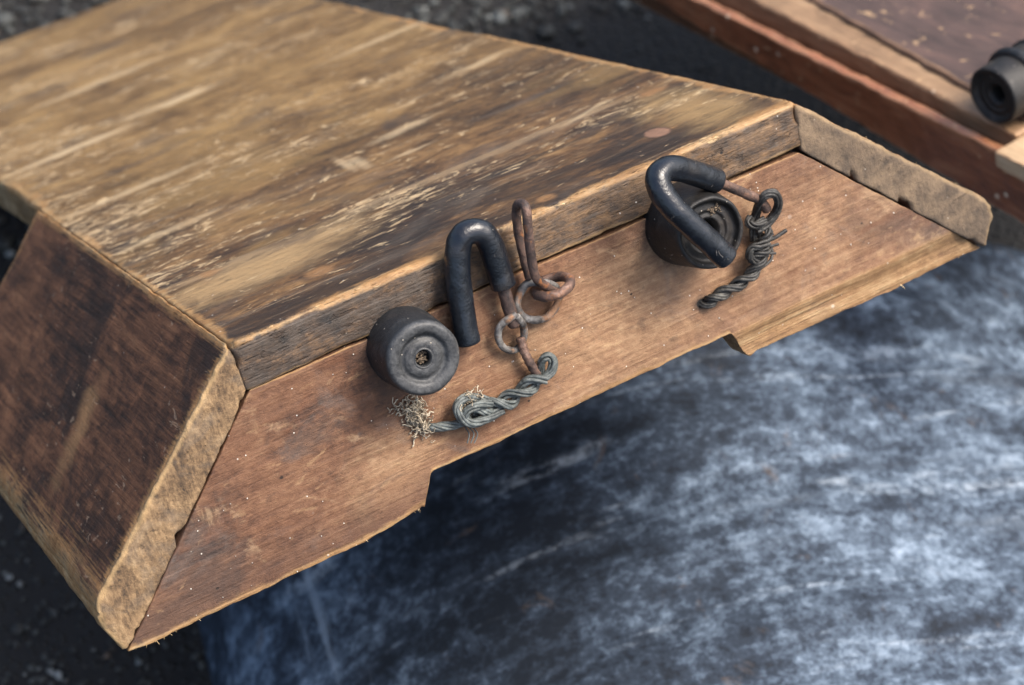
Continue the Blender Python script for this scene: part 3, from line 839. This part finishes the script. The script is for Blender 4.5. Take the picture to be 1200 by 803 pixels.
# the knot
strands([at(588, 481, -.0080), at(570, 491, -.0105), at(552, 496, -.0120), at(540, 489, -.0115), at(536, 477, -.0095), at(545, 467, -.0075), at(562, 467, -.006), at(578, 472, -.006)], 1, 6, 0, .00110, 0, .8, V, F, seed=6)
strands([at(575, 473, -.0100), at(560, 475, -.0120), at(548, 482, -.0125), at(546, 492, -.011), at(556, 497, -.008), at(572, 491, -.006)], 1, 5, 0, .00105, 0, .7, V, F, seed=7)
strands([at(552, 492, -.0065), at(536, 497, -.0055), at(520, 500, -.0040), at(506, 501, -.0018), at(494, 499, .004)], 1, 6, 0, .00112, 0, .9, V, F, seed=8)
for k in range(3):
    a = at(545 + 4 * k, 500, -.004); tube_geo(spline([a, a + Vector((rs.uniform(-.002, .002), -.003, -.004)), a + Vector((-.003, -.004, -.008))], 4), .0004, 5, V=V, F=F)
cd = mesh_obj('knotted_cord', V, F, M_CORD, None, M=BW)
tag(cd, 'grey-green twisted cord knotted below the ribbed bumper', 'cord', 'twisted cords holding the hooks')

V, F = [], []
strands([at(884, 282, -.0040), at(883, 268, -.0060), at(886, 250, -.0085), at(892, 235, -.0170), at(899, 228, -.0195), at(908, 228, -.0190), at(912, 238, -.0155), at(908, 250, -.0110), at(898, 262, -.0085), at(886, 270, -.0080)], 1, 6, 0, .00105, 0, .8, V, F, seed=11)
strands([at(896, 258, -.0110), at(886, 264, -.0120), at(878, 262, -.0105), at(879, 255, -.008)], 1, 5, 0, .0010, 0, .5, V, F, seed=12)
strands([at(892, 264, -.0070), at(896, 278, -.0080), at(893, 291, -.0085), at(886, 302, -.0085)], 2, 5, .0030, .0010, 1.1, .8, V, F, seed=13)
strands([at(900, 283, -.0110), at(890, 288, -.0130), at(880, 291, -.0115), at(879, 302, -.0100), at(888, 306, -.0085), at(898, 297, -.0065)], 1, 5, 0, .0010, 0, .7, V, F, seed=14)
strands([at(893, 297, -.0080), at(888, 312, -.0085), at(876, 325, -.0070), at(862, 335, -.0060), at(845, 345, -.0048), at(832, 353, -.0030), at(822, 356, .004)], 2, 5, .0020, .00095, 2.6, 1.4, V, F, seed=15)
strands([at(903, 289, -.0060), at(901, 303, -.0075), at(890, 316, -.0075), at(878, 324, -.0060)], 1, 2, 0, .0009, 0, .7, V, F, seed=16)
for (x0, y0, x1, y1, r_) in ((893, 284, 921, 270, .00125), (893, 287, 912, 286, .0009), (892, 292, 909, 297, .0008), (890, 283, 906, 274, .0008)):
    tube_geo(spline([at(x0, y0, -.008), at((x0 + x1) / 2, (y0 + y1) / 2 + 2, -.011), at(x1, y1, -.012)], 5), r_, 7, V=V, F=F)
cd2 = mesh_obj('looped_cord', V, F, M_CORD2, None, M=BW)
tag(cd2, 'blackened frayed cord looped round the shank of the hook on the hollowed bumper', 'cord', 'twisted cords holding the hooks')

# ---- dry lint caught under the ribbed bumper, and wisps on the knot
def lint(name, c, n, spread, parent, label=None, mat=M_LINT, seed=1):
    rn = random.Random(seed); V, F = [], []
    for k in range(n):
        p = Vector(c) + Vector((rn.gauss(0, spread[0]), -abs(rn.gauss(0, spread[1])) - .0008, rn.gauss(0, spread[2])))
        pts = [p]; d = Vector((rn.uniform(-1, 1), rn.uniform(-.3, .3), rn.uniform(-1, 1))).normalized()
        for j in range(rn.randint(4, 8)):
            d = (d + Vector((rn.uniform(-1, 1), rn.uniform(-.7, .7), rn.uniform(-1, 1))) * 1.1).normalized()
            q = pts[-1] + d * rn.uniform(.0006, .0014)
            q.y = min(q.y, -.0006)
            pts.append(q)
        tube_geo(spline(pts, 3), rn.uniform(.00018, .00042), 5, V=V, F=F, cap=0)
    o = mesh_obj(name, V, F, mat, parent, M=None if parent else BW)
    return o
lt = lint('lint_tuft', at(487, 489), 230, (.0024, .0016, .0050), None, seed=4)
tag(lt, 'tuft of dry tangled fibre clinging under the ribbed bumper', 'lint')
lint('loose_fibre', at(468, 478), 26, (.0032, .0012, .0024), lt, seed=6)
lint('loose_fibre', at(551, 466, -.006), 42, (.0042, .0015, .0022), cd, seed=8)

# ------------------------------------------------------------------ second wooden box, upper right
P0 = Vector((.42191581, .42760966, .33)); D2 = Vector((.05817983, -.94360761, .32591377)).normalized()
N2 = Vector((.99810462, .06153994, 0)).normalized(); U2 = N2.cross(D2).normalized()
if U2.z < 0: U2 = -U2
# frame: x = across (n), y = along the rail (t), z = up (u)
SB = Matrix((( N2.x, D2.x, U2.x, P0.x), (N2.y, D2.y, U2.y, P0.y), (N2.z, D2.z, U2.z, P0.z), (0, 0, 0, 1)))
sb = tag(empty('wooden_tray', SB), 'reddish-brown wooden tray with a raised rail lying behind the sloped box', 'wooden tray')
M_RAIL = mat_second('red_brown_painted_wood', (.070, .022, .011), (.22, .076, .034), (.36, .17, .085), edge=.35, gloss=.24)
M_INNER = mat_second('brown_rebate_wood', (.030, .013, .007), (.105, .045, .020), (.20, .10, .05), edge=.2)
M_TAN = mat_second('scuffed_tan_wood', (.11, .062, .034), (.27, .170, .095), (.50, .36, .22), edge=.5)
M_BLOCK = mat_second('pale_raw_timber', (.26, .17, .10), (.46, .33, .20), (.62, .50, .34), edge=.5)
M_PANEL = mat_second('dark_purple_brown_wood', (.034, .023, .020), (.080, .050, .042), (.17, .095, .070), edge=.4)
def board(name, n0, n1, t0, t1, u0, u1, mat, r=.0025, seed=0, taper=None):
    L = (abs(n1 - n0), t1 - t0, u1 - u0)
    def f(p):
        x, y, z = n0 + p.x, t0 + p.y, u0 + p.z
        if taper: x, z = taper(x, y, z)
        return Vector((x, y, z))
    return solid(name, L, (.006, .006, .006), f, mat, sb, r=r, amp=.0011, rough=1.2, seed=seed)
def rail_t(x, y, z):
    k = (y + .084) / .455
    return x, z * (.021 + .031 * k) / .05 if z < 0 else z
board('rail', -.001, .0085, -.30, .47, -.05, .0, M_RAIL, .0045, 21, rail_t)
board('rebate_strip', .0135, .030, -.30, .465, -.05, -.026, M_INNER, .002, 23)
def tan_t(x, y, z):
    k = min(1.3, max(-.8, (y - .05) / .26))
    return x - .0075 * k, z
board('ledge', .0305, .060, -.30, .366, -.05, .001, M_TAN, .004, 25, tan_t)
board('base_panel', .058, .50, -.30, .366, -.05, .0055, M_PANEL, .004, 27, lambda x, y, z: (x - .0165 * min(1.2, max(-.6, (y - .07) / .23)) * max(0, (1 - (x - .058) / .2)), z))
board('corner_block', -.004, .50, .372, .412, -.012, .0018, M_BLOCK, .002, 29)
board('upright_board', .0975, .118, .325, .366, .006, .055, M_TAN, .003, 31)
def to_world(n, t, u): return Vector((n, t, u))
bmp = bumper_shape(sb, (.0985, .341, .0258), (-1, .10, .04), .0235, .082, M_BUMP2, True, .0004, 8.0)
for dd, rr in ((.056, .0042), (.036, .0026), (.018, .0026)):
    tube('rib', ring_pts(Vector((.0985, .341, .0258)) + Vector((-1, .10, .04)).normalized() * dd, (.0024, .0236, 0), (.001, 0, .0236), 20), rr, M_BUMP, bmp, 12, 3, True)

# ------------------------------------------------------------------ galvanised sheet under the box
AX = Vector((.24, .97, 0)).normalized(); SX = Vector((AX.y, -AX.x, 0))
SM = Matrix(((SX.x, AX.x, 0, 0), (SX.y, AX.y, 0, 0), (0, 0, 1, 0), (0, 0, 0, 1)))
prof = spline([(-.217, 0, .004), (-.200, 0, .060), (-.165, 0, .135), (-.10, 0, .208), (-.01, 0, .262), (.09, 0, .288), (.20, 0, .288), (.33, 0, .258), (.46, 0, .212), (.56, 0, .150), (.63, 0, .070), (.66, 0, .004)], 9)
V, F = [], []
NA = 110; A0, A1 = -.75, .30
for side in (0, 1):
    for i, q in enumerate(prof):
        for j in range(NA + 1):
            a = A0 + (A1 - A0) * j / NA
            a2 = a + .004 * nz((q.x, a, 0), 12, 3) * (1 if j == NA else 0)
            d = .005 * nz((q.x, a, 0), 5, 1) + .0022 * nz((q.x, a, 0), 14, 2) + .0016 * math.sin(a * 70 + 2 * nz((q.x, a, 0), 4, 5))
            d *= sm(q.z, 0, .05)
            V.append(Vector((q.x, a2, q.z + d - side * .0016)))
n = len(prof); W = NA + 1
for i in range(n - 1):
    for j in range(NA):
        a, b, c, d = i * W + j, (i + 1) * W + j, (i + 1) * W + j + 1, i * W + j + 1
        F.append((a, b, c, d)); o = n * W; F.append((o + d, o + c, o + b, o + a))
o = n * W
for j in range(NA):
    F.append((j + 1, o + j + 1, o + j, j)); e = (n - 1) * W; F.append((e + j, o + e + j, o + e + j + 1, e + j + 1))
for i in range(n - 1):
    F.append((i * W, o + i * W, o + (i + 1) * W, (i + 1) * W)); F.append(((i + 1) * W + NA, o + (i + 1) * W + NA, o + i * W + NA, i * W + NA))
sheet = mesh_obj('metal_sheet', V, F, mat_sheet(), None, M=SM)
tag(sheet, 'curved galvanised metal sheet with bluish-white stains beneath the sloped box', 'metal sheet')

# ------------------------------------------------------------------ ground
V = []; F = []
def gz(x, y): return .006 * mn.noise(Vector((x * 4, y * 4, 0)))
xs = [-40, -8, -3] + [-1.6 + .04 * k for k in range(91)] + [4, 9, 40]; ys = [-40, -8, -3] + [-1.2 + .04 * k for k in range(91)] + [4, 9, 40]
for x in xs:
    for y in ys:
        V.append((x, y, gz(x, y) - .006))
m = len(ys)
for i in range(len(xs) - 1):
    for j in range(m - 1): F.append((i * m + j, (i + 1) * m + j, (i + 1) * m + j + 1, i * m + j + 1))
gr = mesh_obj('ground', V, F, mat_ground()); tag(gr, kind='structure')
V, F = [], []
ico = [Vector(v).normalized() for v in ((0, 0, 1), (.89, 0, .45), (.28, .85, .45), (-.72, .53, .45), (-.72, -.53, .45), (.28, -.85, .45), (.72, .53, -.45), (-.28, .85, -.45), (-.89, 0, -.45), (-.28, -.85, -.45), (.72, -.53, -.45), (0, 0, -1))]
icf = [(0, 1, 2), (0, 2, 3), (0, 3, 4), (0, 4, 5), (0, 5, 1), (1, 6, 2), (2, 7, 3), (3, 8, 4), (4, 9, 5), (5, 10, 1), (6, 7, 2), (7, 8, 3), (8, 9, 4), (9, 10, 5), (10, 6, 1), (11, 7, 6), (11, 8, 7), (11, 9, 8), (11, 10, 9), (11, 6, 10)]
rg_ = random.Random(12)
for k in range(11000):
    x, y = (rg_.uniform(-.6, .65), rg_.uniform(.75, 1.6)) if k < 4500 else (rg_.uniform(-.75, .2), rg_.uniform(-.1, .75)) if k < 8500 else (rg_.uniform(.4, 1.5), rg_.uniform(-.5, .9))
    s = rg_.uniform(.003, .0075) * (1.5 if rg_.random() < .12 else 1) * (1 if k < 4500 else .5)
    c = Vector((x, y, gz(x, y) - .006 + s * .35)); i = len(V)
    st = Vector((rg_.uniform(.7, 1.35), rg_.uniform(.7, 1.35), rg_.uniform(.5, .9)))
    for q in ico: V.append(c + Vector((q.x * st.x, q.y * st.y, q.z * st.z)) * s * rg_.uniform(.8, 1.15))
    for f in icf: F.append(tuple(i + q for q in f))
gv = mesh_obj('gravel', V, F, mat_gravel(), smooth=False); tag(gv, kind='stuff', label='loose dark gravel scattered over the ground', cat='gravel')

# ------------------------------------------------------------------ light
w = bpy.data.worlds.new("World"); scn.world = w; w.use_nodes = True
nt = w.node_tree; bg = nt.nodes['Background']
sky = nt.nodes.new('ShaderNodeTexSky'); sky.sky_type = 'NISHITA'; sky.sun_disc = False
SUN_DIR = Vector((.45, -.26, .85)).normalized()             # towards the sun
el = math.asin(SUN_DIR.z); az = math.atan2(SUN_DIR.x, SUN_DIR.y)
sky.sun_elevation = el; sky.sun_rotation = az; sky.air_density = 1.0; sky.dust_density = 5.0; sky.ozone_density = .6
nt.links.new(sky.outputs[0], bg.inputs[0]); bg.inputs[1].default_value = .10
sl = bpy.data.lights.new('sun', 'SUN'); sl.energy = 1.5; sl.angle = R(22); sl.color = (1, .93, .84)
so = bpy.data.objects.new('sun', sl); COL.objects.link(so)
so.rotation_euler = (-SUN_DIR).to_track_quat('-Z', 'Y').to_euler()

# ------------------------------------------------------------------ camera object
cam = bpy.data.cameras.new('camera'); co = bpy.data.objects.new('camera', cam); COL.objects.link(co)
cam.sensor_width = 36; cam.lens = 36 * FPX / 1200; cam.clip_start = .02; cam.clip_end = 200
row = Matrix(((CX.x, -CX.y, -CX.z), (CY.x, -CY.y, -CY.z), (CZ.x, -CZ.y, -CZ.z))).to_4x4()
co.matrix_world = BOX_M @ Matrix.Translation(CAM_LOCAL) @ row
cam.dof.use_dof = True; cam.dof.focus_distance = 1.195; cam.dof.aperture_fstop = 8.0
scn.camera = co
scn.view_settings.view_transform = 'Standard'; scn.view_settings.look = 'None'; scn.view_settings.exposure = 1.6; scn.view_settings.gamma = 1.0
